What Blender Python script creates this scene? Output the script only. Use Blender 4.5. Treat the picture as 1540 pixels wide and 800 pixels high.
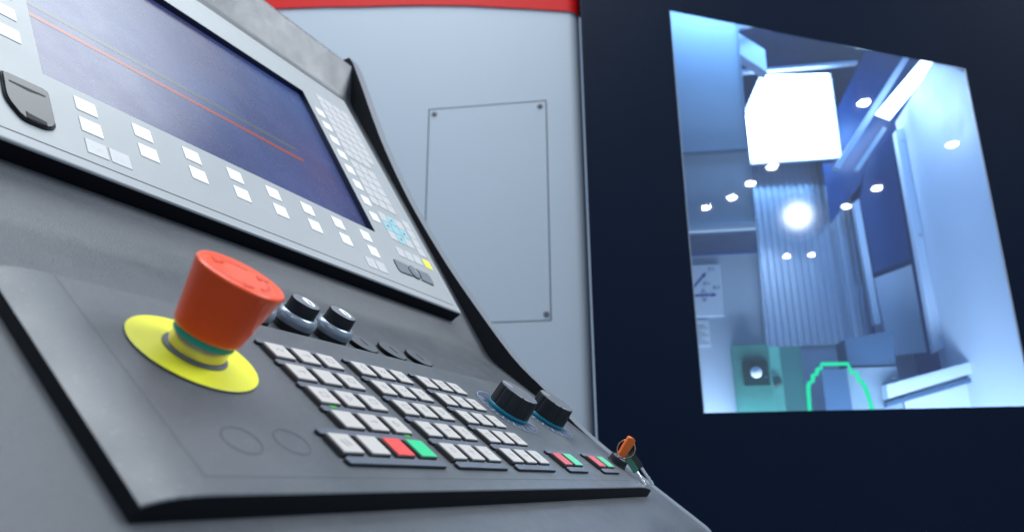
import bpy, bmesh, math, random
from mathutils import Matrix, Vector
random.seed(7)
for o in list(bpy.data.objects): bpy.data.objects.remove(o)
scene = bpy.context.scene
COL = scene.collection
S = 0.0175                       # one key pitch of the button panel, in metres
EYE = Vector((0, 0, 1.15))       # height of the lens above the hall floor
R = math.radians

# ------------------------------------------------------------------ camera
cam_d = bpy.data.cameras.new('camera'); cam = bpy.data.objects.new('camera', cam_d); COL.objects.link(cam)
Rc = ((0.46931127, -0.88301587, -0.00546837), (0.26049666, 0.14436234, -0.95462087), (0.8437348, 0.44658984, 0.29777356))
right, down, fwd = (Vector(r) for r in Rc)
cm = Matrix((right, -down, -fwd)).transposed().to_4x4(); cm.translation = EYE
cam.matrix_world = cm
cam_d.sensor_width = 36; cam_d.lens = 36 * 1054.4 / 1540
cam_d.clip_start = 0.01; cam_d.clip_end = 200
cam_d.dof.use_dof = True; cam_d.dof.focus_distance = 0.46; cam_d.dof.aperture_fstop = 8.5
scene.camera = cam

# ------------------------------------------------------------------ light: a bright trade hall
world = bpy.data.worlds.new('World'); scene.world = world; world.use_nodes = True
bg = world.node_tree.nodes['Background']
bg.inputs['Color'].default_value = (0.55, 0.74, 1.0, 1); bg.inputs['Strength'].default_value = 0.46

def area(name, loc, target, sx, sy, power, col=(1, 0.98, 0.95)):
    d = bpy.data.lights.new(name, 'AREA'); d.shape = 'RECTANGLE'; d.size = sx; d.size_y = sy; d.energy = power; d.color = col
    o = bpy.data.objects.new(name, d); COL.objects.link(o)
    o.location = loc; o.rotation_euler = (Vector(target) - Vector(loc)).to_track_quat('-Z', 'Y').to_euler()
    return o
area('hall_light', (0.72, 0.50, 3.8), (0.62, 0.38, 1.2), 1.6, 1.3, 41, (0.90, 0.96, 1))
area('hall_light', (2.15, -1.35, 3.35), (0.5, 0.45, 1.6), 1.6, 1.2, 115, (0.88, 0.94, 1))
area('hall_light', (-0.5, 1.0, 4.4), (1.0, 0.3, 1.6), 1.5, 1.5, 42, (0.90, 0.96, 1))
def wall_pt(x, y, z): return tuple(EYE + (Vector((0.9397, 0.342, 0)) * (80 - z) + Vector((0.342, -0.9397, 0)) * x + Vector((0, 0, y))) * S)
area('work_space_fill', wall_pt(30, 66.5, -4.5), wall_pt(26, 15, -30), 0.8, 0.12, 6, (0.30, 0.60, 1))  # unseen fill added behind the door header to brighten the work space
area('work_space_fill', wall_pt(27, -3, -3.2), wall_pt(27, 26, -40), 0.8, 0.10, 9, (0.74, 0.88, 1))  # unseen uplight added below the window sill to lift the lower interior

vs = scene.view_settings
vs.view_transform = 'Standard'; vs.look = 'None'; vs.gamma = 1; vs.use_curve_mapping = False; vs.exposure = 0.0
scene.render.engine = 'CYCLES'
scene.cycles.max_bounces = 8; scene.cycles.transparent_max_bounces = 12
scene.cycles.caustics_reflective = False; scene.cycles.caustics_refractive = False

# ------------------------------------------------------------------ materials
MATS = {}
def mat(name, col, rough=0.5, metal=0.0, bump=0.0, bscale=400, var=0.0, vscale=30, coat=0.0, emit=None, es=0.0, spec=0.5, rvar=0.0, crough=0.1, dust=0.0):
    m = bpy.data.materials.new(name); m.use_nodes = True; nt = m.node_tree; b = nt.nodes['Principled BSDF']
    b.inputs['Base Color'].default_value = (*col, 1); b.inputs['Roughness'].default_value = rough; b.inputs['Metallic'].default_value = metal
    b.inputs['Specular IOR Level'].default_value = spec
    b.inputs['Coat Weight'].default_value = coat; b.inputs['Coat Roughness'].default_value = crough
    if emit: b.inputs['Emission Color'].default_value = (*emit, 1); b.inputs['Emission Strength'].default_value = es
    tc = nt.nodes.new('ShaderNodeTexCoord')
    if bump:
        n = nt.nodes.new('ShaderNodeTexNoise'); n.inputs['Scale'].default_value = bscale; n.inputs['Detail'].default_value = 3
        nt.links.new(tc.outputs['Object'], n.inputs['Vector'])
        bp = nt.nodes.new('ShaderNodeBump'); bp.inputs['Strength'].default_value = bump; bp.inputs['Distance'].default_value = 0.0005
        nt.links.new(n.outputs['Fac'], bp.inputs['Height']); nt.links.new(bp.outputs['Normal'], b.inputs['Normal'])
    last = None
    if var:
        n = nt.nodes.new('ShaderNodeTexNoise'); n.inputs['Scale'].default_value = vscale; n.inputs['Detail'].default_value = 5; n.inputs['Roughness'].default_value = 0.65
        nt.links.new(tc.outputs['Object'], n.inputs['Vector'])
        mr = nt.nodes.new('ShaderNodeMapRange'); mr.inputs['To Min'].default_value = 1 - var; mr.inputs['To Max'].default_value = 1 + var
        mr.inputs['From Min'].default_value = 0.3; mr.inputs['From Max'].default_value = 0.7
        nt.links.new(n.outputs['Fac'], mr.inputs['Value'])
        mx = nt.nodes.new('ShaderNodeVectorMath'); mx.operation = 'SCALE'; mx.inputs[0].default_value = col
        nt.links.new(mr.outputs['Result'], mx.inputs['Scale']); nt.links.new(mx.outputs['Vector'], b.inputs['Base Color'])
        last = mx.outputs['Vector']
    if dust:
        n = nt.nodes.new('ShaderNodeTexNoise'); n.inputs['Scale'].default_value = 900; n.inputs['Detail'].default_value = 1
        nt.links.new(tc.outputs['Object'], n.inputs['Vector'])
        mr = nt.nodes.new('ShaderNodeMapRange'); mr.inputs['From Min'].default_value = 0.70; mr.inputs['From Max'].default_value = 0.76
        nt.links.new(n.outputs['Fac'], mr.inputs['Value'])
        ml = nt.nodes.new('ShaderNodeMath'); ml.operation = 'MULTIPLY'; ml.inputs[1].default_value = dust; nt.links.new(mr.outputs['Result'], ml.inputs[0])
        mx = nt.nodes.new('ShaderNodeMix'); mx.data_type = 'RGBA'; mx.inputs['A'].default_value = (*col, 1); mx.inputs['B'].default_value = (0.7, 0.7, 0.7, 1)
        if last: nt.links.new(last, mx.inputs['A'])
        nt.links.new(ml.outputs[0], mx.inputs['Factor']); nt.links.new(mx.outputs['Result'], b.inputs['Base Color'])
    if rvar:
        n = nt.nodes.new('ShaderNodeTexNoise'); n.inputs['Scale'].default_value = 22; n.inputs['Detail'].default_value = 6; n.inputs['Roughness'].default_value = 0.7
        nt.links.new(tc.outputs['Object'], n.inputs['Vector'])
        mr = nt.nodes.new('ShaderNodeMapRange'); mr.inputs['To Min'].default_value = max(0.02, rough - rvar); mr.inputs['To Max'].default_value = rough + rvar
        mr.inputs['From Min'].default_value = 0.3; mr.inputs['From Max'].default_value = 0.7
        nt.links.new(n.outputs['Fac'], mr.inputs['Value']); nt.links.new(mr.outputs['Result'], b.inputs['Roughness'])
    MATS[name] = m
    return m

mat('housing_paint', (0.072, 0.079, 0.090), 0.38, bump=0.5, bscale=1300, var=0.09, vscale=420, rvar=0.09)
mat('panel_grey', (0.088, 0.097, 0.107), 0.38, bump=0.2, bscale=1500, var=0.06, vscale=300, rvar=0.09, dust=0.22)
mat('foil_grey', (0.33, 0.35, 0.355), 0.42, bump=0.05, bscale=1500, var=0.03, vscale=40, rvar=0.05)
mat('bezel_grey', (0.33, 0.35, 0.36), 0.42, bump=0.08, bscale=1500, var=0.03)
mat('wing_edge_lit', (0.17, 0.19, 0.215), 0.4, bump=0.3, bscale=1300, var=0.05, vscale=300)  # housing paint lightened: light caught by the front edge, put into the colour
mat('edge_black', (0.004, 0.005, 0.008), 0.55, bump=0.1, bscale=900, spec=0.2)
mat('wing_shade', (0.004, 0.005, 0.009), 0.6, spec=0.25)  # inner face of the wing: its shadow put into the colour
mat('line_dark', (0.035, 0.04, 0.05), 0.6)
mat('groove_grey', (0.06, 0.066, 0.075), 0.5)
mat('rubber_black', (0.012, 0.013, 0.017), 0.5, bump=0.1, bscale=900)
mat('ridge_grey', (0.10, 0.115, 0.145), 0.42, bump=0.1, bscale=900, var=0.1)
mat('key_side', (0.035, 0.033, 0.037), 0.55)
mat('softkey_white', (0.86, 0.87, 0.87), 0.4)
mat('navy_recess', (0.010, 0.016, 0.045), 0.35)
mat('yellow', (0.73, 0.73, 0.025), 0.42, var=0.02)
mat('red_plastic', (0.82, 0.075, 0.009), 0.45, bump=0.04, bscale=900, var=0.03, spec=0.22, coat=0.4, crough=0.055)
mat('red_dark', (0.62, 0.042, 0.006), 0.45)
mat('steel', (0.50, 0.45, 0.33), 0.16, metal=1.0, rvar=0.05)
mat('chrome', (0.75, 0.75, 0.75), 0.15, metal=1.0)
mat('brass', (0.55, 0.38, 0.20), 0.28, metal=1.0)
mat('teal', (0.0, 0.28, 0.26), 0.4)
mat('teal_bright', (0.0, 0.27, 0.37), 0.38)
mat('silver_plastic', (0.30, 0.35, 0.41), 0.26, metal=0.35)
mat('knob_black', (0.010, 0.012, 0.018), 0.42, spec=0.4)
mat('knob_top', (0.14, 0.15, 0.17), 0.36, bump=0.1, bscale=1200, var=0.06)
mat('dial_blue', (0.075, 0.095, 0.14), 0.3, coat=0.4)
mat('mark_white', (0.80, 0.83, 0.86), 0.5)
mat('scale_print', (0.38, 0.44, 0.54), 0.5)
mat('print_grey', (0.21, 0.21, 0.22), 0.5)
mat('print_dark', (0.02, 0.05, 0.08), 0.5)
mat('key_red', (0.72, 0.065, 0.055), 0.42, var=0.04, vscale=300)
mat('key_green', (0.02, 0.55, 0.22), 0.42, var=0.06, vscale=300)
mat('key_rose', (0.60, 0.10, 0.11), 0.42, var=0.05, vscale=300)
mat('key_mint', (0.10, 0.55, 0.30), 0.42, var=0.05, vscale=300)
mat('key_cyan', (0.28, 0.50, 0.54), 0.42)
mat('key_yellow', (0.85, 0.77, 0.06), 0.42)
mat('flap_grey', (0.028, 0.032, 0.036), 0.35, bump=0.05)
mat('mouse_grey', (0.16, 0.18, 0.20), 0.35)
mat('led_green', (0.05, 0.3, 0.05), 0.4, emit=(0.1, 0.75, 0.12), es=0.08)
mat('orange', (0.90, 0.16, 0.005), 0.35)
mat('key_green_plastic', (0.005, 0.16, 0.09), 0.4)
mat('machine_paint', (0.51, 0.565, 0.625), 0.5, bump=0.06, bscale=500, var=0.012, vscale=4)
mat('machine_red', (0.68, 0.009, 0.008), 0.45, spec=0.2, var=0.02, vscale=4)
mat('screw_steel', (0.22, 0.23, 0.25), 0.4, metal=0.6)
mat('door_navy', (0.0032, 0.0095, 0.0265), 0.45, spec=0.1, var=0.06, vscale=3, bump=0.04, bscale=700)
mat('seal_grey', (0.35, 0.42, 0.52), 0.4)
mat('liner_grey', (0.26, 0.33, 0.42), 0.45, var=0.08, vscale=3)
mat('fixture_green', (0.03, 0.12, 0.12), 0.4, var=0.2, vscale=5)
mat('liner', (0.55, 0.62, 0.73), 0.5, var=0.05, vscale=2.5, rvar=0.08)
mat('liner_blue', (0.012, 0.12, 0.42), 0.30, var=0.15, vscale=3)
mat('liner_dark', (0.005, 0.05, 0.20), 0.22, var=0.15, vscale=4)
mat('steel_cover', (0.66, 0.72, 0.80), 0.24, metal=0.7)
mat('lamp_white', (0.9, 0.9, 0.9), 0.4, emit=(0.70, 0.86, 1.0), es=24)
mat('tube_white', (0.9, 0.9, 0.9), 0.4, emit=(0.75, 0.88, 1.0), es=7)
mat('spot_white', (0.9, 0.9, 0.9), 0.4, emit=(1.0, 0.96, 0.9), es=160)
mat('lamp_housing', (0.4, 0.4, 0.42), 0.5)
mat('arch_glow', (0.0, 0.03, 0.01), 0.6, spec=0.0, emit=(0.0, 0.74, 0.31), es=1.5)
mat('green_block', (0.08, 0.30, 0.25), 0.4, var=0.25, vscale=8)
mat('dark_green', (0.004, 0.035, 0.03), 0.3)
mat('sign_white', (0.78, 0.84, 0.92), 0.5)
mat('sign_blue', (0.01, 0.03, 0.40), 0.5)
mat('block_blue', (0.055, 0.11, 0.20), 0.4)

# big hall lamp: bright in the middle of its lens, dimmer towards the rim
m = mat('lamp_lens', (0.9, 0.9, 0.9), 0.4, emit=(0.95, 0.97, 1.0), es=1.0)
nt = m.node_tree; b = nt.nodes['Principled BSDF']; tc = nt.nodes.new('ShaderNodeTexCoord')
ln = nt.nodes.new('ShaderNodeVectorMath'); ln.operation = 'LENGTH'; nt.links.new(tc.outputs['Object'], ln.inputs[0])
fo_ = nt.nodes.new('ShaderNodeMapRange'); fo_.inputs['From Min'].default_value = 0.0; fo_.inputs['From Max'].default_value = 0.225; fo_.inputs['To Min'].default_value = 1; fo_.inputs['To Max'].default_value = 0; nt.links.new(ln.outputs['Value'], fo_.inputs['Value'])
pw = nt.nodes.new('ShaderNodeMath'); pw.operation = 'POWER'; pw.inputs[1].default_value = 3.2; nt.links.new(fo_.outputs['Result'], pw.inputs[0])
sc_ = nt.nodes.new('ShaderNodeMath'); sc_.operation = 'MULTIPLY'; sc_.inputs[1].default_value = 90; nt.links.new(pw.outputs[0], sc_.inputs[0]); nt.links.new(sc_.outputs[0], b.inputs['Emission Strength'])

# keycaps: off-white with a faint worn legend (seeded per key)
m = mat('key_white', (0.49, 0.46, 0.43), 0.45)
nt = m.node_tree; b = nt.nodes['Principled BSDF']
tc = nt.nodes.new('ShaderNodeTexCoord'); oi = nt.nodes.new('ShaderNodeObjectInfo')
add = nt.nodes.new('ShaderNodeVectorMath'); add.operation = 'ADD'
mulv = nt.nodes.new('ShaderNodeVectorMath'); mulv.operation = 'SCALE'; mulv.inputs[0].default_value = (7.3, 3.1, 5.7); nt.links.new(oi.outputs['Random'], mulv.inputs['Scale'])
nt.links.new(tc.outputs['Object'], add.inputs[0]); nt.links.new(mulv.outputs['Vector'], add.inputs[1])
no = nt.nodes.new('ShaderNodeTexNoise'); no.inputs['Scale'].default_value = 330; no.inputs['Detail'].default_value = 2; nt.links.new(add.outputs['Vector'], no.inputs['Vector'])
ln = nt.nodes.new('ShaderNodeVectorMath'); ln.operation = 'LENGTH'; nt.links.new(tc.outputs['Object'], ln.inputs[0])
inside = nt.nodes.new('ShaderNodeMapRange'); inside.inputs['From Min'].default_value = 0.0046; inside.inputs['From Max'].default_value = 0.0036; nt.links.new(ln.outputs['Value'], inside.inputs['Value'])
gl = nt.nodes.new('ShaderNodeMapRange'); gl.inputs['From Min'].default_value = 0.54; gl.inputs['From Max'].default_value = 0.60; nt.links.new(no.outputs['Fac'], gl.inputs['Value'])
mm = nt.nodes.new('ShaderNodeMath'); mm.operation = 'MULTIPLY'; nt.links.new(inside.outputs['Result'], mm.inputs[0]); nt.links.new(gl.outputs['Result'], mm.inputs[1])
m2 = nt.nodes.new('ShaderNodeMath'); m2.operation = 'MULTIPLY'; m2.inputs[1].default_value = 0.08; nt.links.new(mm.outputs[0], m2.inputs[0])
mxk = nt.nodes.new('ShaderNodeMix'); mxk.data_type = 'RGBA'; mxk.inputs['A'].default_value = (0.49, 0.46, 0.43, 1); mxk.inputs['B'].default_value = (0.38, 0.37, 0.36, 1)
nt.links.new(m2.outputs[0], mxk.inputs['Factor']); nt.links.new(mxk.outputs['Result'], b.inputs['Base Color'])
# smaller membrane keys of the display keyboard
m = mat('membrane_key', (0.50, 0.50, 0.50), 0.42)
nt = m.node_tree; b = nt.nodes['Principled BSDF']
tc = nt.nodes.new('ShaderNodeTexCoord'); oi = nt.nodes.new('ShaderNodeObjectInfo')
add = nt.nodes.new('ShaderNodeVectorMath'); add.operation = 'ADD'
mulv = nt.nodes.new('ShaderNodeVectorMath'); mulv.operation = 'SCALE'; mulv.inputs[0].default_value = (4.3, 9.1, 2.7); nt.links.new(oi.outputs['Random'], mulv.inputs['Scale'])
nt.links.new(tc.outputs['Object'], add.inputs[0]); nt.links.new(mulv.outputs['Vector'], add.inputs[1])
no = nt.nodes.new('ShaderNodeTexNoise'); no.inputs['Scale'].default_value = 420; nt.links.new(add.outputs['Vector'], no.inputs['Vector'])
ln = nt.nodes.new('ShaderNodeVectorMath'); ln.operation = 'LENGTH'; nt.links.new(tc.outputs['Object'], ln.inputs[0])
inside = nt.nodes.new('ShaderNodeMapRange'); inside.inputs['From Min'].default_value = 0.0042; inside.inputs['From Max'].default_value = 0.0030; nt.links.new(ln.outputs['Value'], inside.inputs['Value'])
gl = nt.nodes.new('ShaderNodeMapRange'); gl.inputs['From Min'].default_value = 0.53; gl.inputs['From Max'].default_value = 0.58; nt.links.new(no.outputs['Fac'], gl.inputs['Value'])
mm = nt.nodes.new('ShaderNodeMath'); mm.operation = 'MULTIPLY'; nt.links.new(inside.outputs['Result'], mm.inputs[0]); nt.links.new(gl.outputs['Result'], mm.inputs[1])
m2 = nt.nodes.new('ShaderNodeMath'); m2.operation = 'MULTIPLY'; m2.inputs[1].default_value = 0.3; nt.links.new(mm.outputs[0], m2.inputs[0])
mxk = nt.nodes.new('ShaderNodeMix'); mxk.data_type = 'RGBA'; mxk.inputs['A'].default_value = (0.50, 0.50, 0.50, 1); mxk.inputs['B'].default_value = (0.36, 0.36, 0.37, 1)
nt.links.new(m2.outputs[0], mxk.inputs['Factor']); nt.links.new(mxk.outputs['Result'], b.inputs['Base Color'])
# window glass: clear, slightly blue, mirror-like at the surface
m = bpy.data.materials.new('window_glass'); m.use_nodes = True; nt = m.node_tree; nt.nodes.remove(nt.nodes['Principled BSDF'])
out = nt.nodes['Material Output']; tr = nt.nodes.new('ShaderNodeBsdfTransparent'); tr.inputs['Color'].default_value = (0.82, 0.91, 1, 1)
df = nt.nodes.new('ShaderNodeBsdfDiffuse'); df.inputs['Color'].default_value = (0.75, 0.85, 1, 1); mx0 = nt.nodes.new('ShaderNodeMixShader'); mx0.inputs[0].default_value = 0.04   # pale diffuse veil put in to imitate haze over the interior
gs = nt.nodes.new('ShaderNodeBsdfGlossy'); gs.inputs['Roughness'].default_value = 0.02; fr = nt.nodes.new('ShaderNodeFresnel'); fr.inputs['IOR'].default_value = 1.6
mxs = nt.nodes.new('ShaderNodeMixShader'); nt.links.new(fr.outputs[0], mxs.inputs[0]); nt.links.new(tr.outputs[0], mxs.inputs[1]); nt.links.new(gs.outputs[0], mxs.inputs[2]); nt.links.new(mxs.outputs[0], mx0.inputs[1]); nt.links.new(df.outputs[0], mx0.inputs[2]); nt.links.new(mx0.outputs[0], out.inputs['Surface'])
MATS['window_glass'] = m
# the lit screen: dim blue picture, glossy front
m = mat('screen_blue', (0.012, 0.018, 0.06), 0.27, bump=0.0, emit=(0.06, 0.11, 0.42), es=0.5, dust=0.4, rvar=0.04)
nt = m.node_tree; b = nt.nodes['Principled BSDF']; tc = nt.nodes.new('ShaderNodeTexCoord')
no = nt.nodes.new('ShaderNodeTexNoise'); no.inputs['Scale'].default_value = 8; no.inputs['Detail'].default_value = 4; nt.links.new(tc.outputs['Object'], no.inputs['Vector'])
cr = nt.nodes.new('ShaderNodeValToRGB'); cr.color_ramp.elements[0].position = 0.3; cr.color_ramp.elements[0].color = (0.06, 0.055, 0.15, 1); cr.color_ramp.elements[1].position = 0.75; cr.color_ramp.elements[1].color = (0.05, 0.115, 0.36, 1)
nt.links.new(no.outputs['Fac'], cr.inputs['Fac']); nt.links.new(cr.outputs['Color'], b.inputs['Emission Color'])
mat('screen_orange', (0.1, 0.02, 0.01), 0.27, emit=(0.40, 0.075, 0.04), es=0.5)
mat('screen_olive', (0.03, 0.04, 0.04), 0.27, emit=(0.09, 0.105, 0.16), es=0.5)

# ------------------------------------------------------------------ helpers
WM = {}
def frame(origin, x, y, z):
    M = Matrix((Vector(x), Vector(y), Vector(z))).transposed().to_4x4(); M.translation = EYE + Vector(origin) * S
    return M
def thing(name, label, cat, loc, group=None):
    o = bpy.data.objects.new(name, None); COL.objects.link(o); o.location = loc; o.empty_display_size = 0.05
    WM[o.name] = Matrix.Translation(loc); o['label'] = label; o['category'] = cat
    if group: o['group'] = group
    return o
def tag(o, label, cat, group=None):
    o['label'] = label; o['category'] = cat
    if group: o['group'] = group
def put(name, me, parent, M, label=None):
    o = bpy.data.objects.new(name, me); COL.objects.link(o); WM[o.name] = M.copy()
    if parent:
        o.parent = parent; o.matrix_basis = WM[parent.name].inverted() @ M
    else: o.matrix_world = M
    if label: o['label'] = label
    if me.get('weighted'):
        w = o.modifiers.new('weighted_normals', 'WEIGHTED_NORMAL'); w.keep_sharp = True
    return o
def mesh(name, bm, mats, smooth=30):
    bmesh.ops.recalc_face_normals(bm, faces=bm.faces)
    me = bpy.data.meshes.new(name); bm.to_mesh(me); bm.free()
    for q in ([mats] if isinstance(mats, str) else mats): me.materials.append(MATS[q])
    if smooth:
        for p in me.polygons: p.use_smooth = True
        me.set_sharp_from_angle(angle=R(smooth)); me['weighted'] = 1
    return me
def T(x, y, z): return Matrix.Translation(Vector((x, y, z)) * S)
def bevel(bm, w, seg=2, edges=None):
    bmesh.ops.bevel(bm, geom=edges if edges is not None else bm.edges[:], offset=w * S, segments=seg, affect='EDGES', profile=0.5)
def box_bm(x0, x1, y0, y1, z0, z1, bev=0, seg=2):
    bm = bmesh.new()
    v = [bm.verts.new(Vector((x, y, z)) * S) for z in (z0, z1) for y in (y0, y1) for x in (x0, x1)]
    for f in ((0, 2, 3, 1), (4, 5, 7, 6), (0, 1, 5, 4), (2, 6, 7, 3), (0, 4, 6, 2), (1, 3, 7, 5)): bm.faces.new([v[i] for i in f])
    if bev: bevel(bm, bev, seg)
    return bm
def prism_bm(pts, z0, z1, bev=0, seg=2, topmat=None):
    """polygon in local xy, extruded in z"""
    bm = bmesh.new()
    lo = [bm.verts.new(Vector((x, y, z0)) * S) for x, y in pts]; hi = [bm.verts.new(Vector((x, y, z1)) * S) for x, y in pts]
    bm.faces.new(lo[::-1]); ft = bm.faces.new(hi)
    for i in range(len(pts)):
        j = (i + 1) % len(pts); bm.faces.new((lo[i], lo[j], hi[j], hi[i]))
    if bev: bevel(bm, bev, seg, list(ft.edges))
    return bm
def lathe_bm(prof, seg=48, ribs=None):
    """profile of (radius, height, material index of the band to the next point)"""
    bm = bmesh.new(); rings = []
    for r, z, *_ in prof:
        if r < 1e-6: rings.append([bm.verts.new((0, 0, z * S))]); continue
        ring = []
        for i in range(seg):
            a = 2 * math.pi * i / seg; rr = r * (ribs(a, z) if ribs else 1)
            ring.append(bm.verts.new((rr * math.cos(a) * S, rr * math.sin(a) * S, z * S)))
        rings.append(ring)
    for k in range(len(rings) - 1):
        A, B = rings[k], rings[k + 1]; mi = prof[k][2] if len(prof[k]) > 2 else 0
        for i in range(seg):
            j = (i + 1) % seg
            if len(A) == 1 and len(B) == 1: continue
            if len(A) == 1: f = bm.faces.new((A[0], B[i], B[j]))
            elif len(B) == 1: f = bm.faces.new((A[i], A[j], B[0]))
            else: f = bm.faces.new((A[i], A[j], B[j], B[i]))
            f.material_index = mi
    return bm
def tube_bm(pts, r, seg=10, closed=False):
    bm = bmesh.new(); pts = [Vector(p) for p in pts]; rings = []; N = len(pts)
    for i, p in enumerate(pts):
        if closed: t = (pts[(i + 1) % N] - pts[i - 1]).normalized()
        else: t = (pts[min(i + 1, N - 1)] - pts[max(i - 1, 0)]).normalized()
        u = t.orthogonal().normalized() if i == 0 else (u - t * u.dot(t)).normalized()
        w = t.cross(u)
        rings.append([bm.verts.new((p + (u * math.cos(2 * math.pi * k / seg) + w * math.sin(2 * math.pi * k / seg)) * r) * S) for k in range(seg)])
    for i in range(N if closed else N - 1):
        A, B = rings[i], rings[(i + 1) % N]
        for k in range(seg): bm.faces.new((A[k], A[(k + 1) % seg], B[(k + 1) % seg], B[k]))
    if not closed: bm.faces.new(rings[0][::-1]); bm.faces.new(rings[-1])
    return bm
def ring_bm(r0, r1, z0, z1, seg=40):
    return lathe_bm([(r0, z0), (r0, z1), (r1, z1), (r1, z0), (r0, z0)], seg)
def frame_bm(o, i, z0, z1, bev=0):
    """rectangular ring: outer (x0,x1,y0,y1), inner hole the same way"""
    bm = bmesh.new()
    def rect(q, z): return [bm.verts.new(Vector((x, y, z)) * S) for x, y in ((q[0], q[2]), (q[1], q[2]), (q[1], q[3]), (q[0], q[3]))]
    a, b_, c, d = rect(o, z1), rect(i, z1), rect(o, z0), rect(i, z0); top = []
    for k in range(4):
        j = (k + 1) % 4
        bm.faces.new((a[k], a[j], b_[j], b_[k])); bm.faces.new((c[k], d[k], d[j], c[j]))
        f = bm.faces.new((a[k], c[k], c[j], a[j])); f.material_index = 1
        f = bm.faces.new((b_[k], b_[j], d[j], d[k])); f.material_index = 2
    if bev:
        es = [e for e in bm.edges if all(v in a for v in e.verts)]
        es += [e for e in bm.edges if (e.verts[0] in a and e.verts[1] in c) or (e.verts[1] in a and e.verts[0] in c)]
        bmesh.ops.bevel(bm, geom=es, offset=bev * S, segments=3, affect='EDGES', profile=0.5, material=0)
    return bm
def join(*bms):
    out = bmesh.new()
    for q in bms:
        me = bpy.data.meshes.new('t'); q.to_mesh(me); q.free(); out.from_mesh(me); bpy.data.meshes.remove(me)
    return out
def rounded(pts, rad, seg=5):
    """round the corners of an open/closed 2D polyline; rad per point"""
    out = []; N = len(pts)
    for i, p in enumerate(pts):
        r = rad[i]
        if r <= 0: out.append(p); continue
        p = Vector(p); a = (Vector(pts[i - 1]) - p).normalized(); b_ = (Vector(pts[(i + 1) % N]) - p).normalized()
        for k in range(seg + 1):
            t = k / seg; out.append(tuple((p + a * r * (1 - t)) * (1 - t) ** 0 * 1 if False else (p + a * r) * (1 - t) ** 2 + p * 2 * t * (1 - t) + (p + b_ * r) * t * t))
    return out
def text_mesh(txt, size, mt, extrude=0.0):
    c = bpy.data.curves.new('lettering', 'FONT'); c.body = txt; c.size = size * S; c.align_x = 'CENTER'; c.align_y = 'CENTER'; c.extrude = extrude * S
    o = bpy.data.objects.new('lettering', c); COL.objects.link(o); dg = bpy.context.evaluated_depsgraph_get()
    me = bpy.data.meshes.new_from_object(o.evaluated_get(dg)); bpy.data.objects.remove(o); me.materials.clear(); me.materials.append(MATS[mt])
    return me

# frames (origin in key pitches from the lens; local x along the console, y up the face, z out of the face)
ST, CT = 0.79457088, 0.60717141
LOW = frame((13.4796, 14.9229, 3.6353), (1, 0, 0), (0, ST, CT), (0, -CT, ST))          # face of the button panel
LOWB = LOW @ T(0, 0, -0.5)                                                             # housing face below it
K = 1.21
UPP = frame((11.3357, 22.4839, 12.4132), (1, 0, 0), (0, 0.51967, 0.854367), (0, -0.854367, 0.51967))  # face of the display unit
YZ = frame((0, 0, 0), (0, 1, 0), (0, 0, 1), (1, 0, 0))                                 # cross-section of the console, z = along it

# ================================================================== the machine behind (large structure)
TH = R(110); HX = Vector((math.cos(TH), math.sin(TH), 0)); DX = Vector((math.sin(TH), -math.cos(TH), 0)); AX = -HX
WALL = Matrix((AX, Vector((0, 0, 1)), -DX)).transposed().to_4x4(); WALL.translation = EYE + DX * 80 * S   # x right, y up, z towards the viewer
machine = thing('milling_machine', 'grey and navy machine tool enclosure with red top band behind the console', 'machine', tuple(EYE + DX * 95 * S + AX * 5 * S + Vector((0, 0, -1.15))))

# side panel with an opening for the access cover and a rolled right edge
ac = (-22.1, -6.45, 18.25, 47.4)
bm = bmesh.new()
xs = [(-75, 0), (ac[0], 0), (ac[1], 0), (-3.4, 0)] + [(-3.4 + 1.5 * math.sin(t), -1.5 + 1.5 * math.cos(t)) for t in (R(a) for a in (10, 20, 30, 40, 52, 65, 78, 90))]
ys = [-62, ac[2], ac[3], 69]
grid = [[bm.verts.new(Vector((x, y, z)) * S) for x, z in xs] for y in ys]
for j in range(3):
    for i in range(len(xs) - 1):
        if i == 1 and j == 1: continue
        bm.faces.new((grid[j][i], grid[j][i + 1], grid[j + 1][i + 1], grid[j + 1][i]))
# return flanges of the opening
h = [grid[1][1], grid[1][2], grid[2][2], grid[2][1]]
hb = [bm.verts.new(v.co + Vector((0, 0, -1.2 * S))) for v in h]
for i in range(4): bm.faces.new((h[i], h[(i + 1) % 4], hb[(i + 1) % 4], hb[i]))
bm.faces.new(hb)
put('side_panel', mesh('side_panel', bm, 'machine_paint', 35), machine, WALL, 'light grey-blue painted sheet metal side panel')
g = 0.13
cover = put('access_panel', mesh('access_panel', box_bm(ac[0] + g, ac[1] - g, ac[2] + g, ac[3] - g, -0.35, -0.02, 0.04), 'machine_paint'), machine, WALL, 'rectangular access cover held by corner screws')
put('panel_gap', mesh('panel_gap', frame_bm((ac[0] + 0.01, ac[1] - 0.01, ac[2] + 0.01, ac[3] - 0.01), (ac[0] + 0.3, ac[1] - 0.3, ac[2] + 0.3, ac[3] - 0.3), -0.9, -0.5), ['line_dark'] * 3), machine, WALL)
sme = mesh('screw', join(lathe_bm([(0.0, -0.1), (0.36, -0.1), (0.36, 0.06), (0.28, 0.14), (0.14, 0.16), (0.14, 0.03), (0, 0.03)], 20)), 'screw_steel')
for x, y in ((-21.3, 46.65), (-7.35, 46.6), (-7.05, 19.1), (-21.3, 19.05)): put('screw', sme, cover, WALL @ T(x, y, -0.02))
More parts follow.
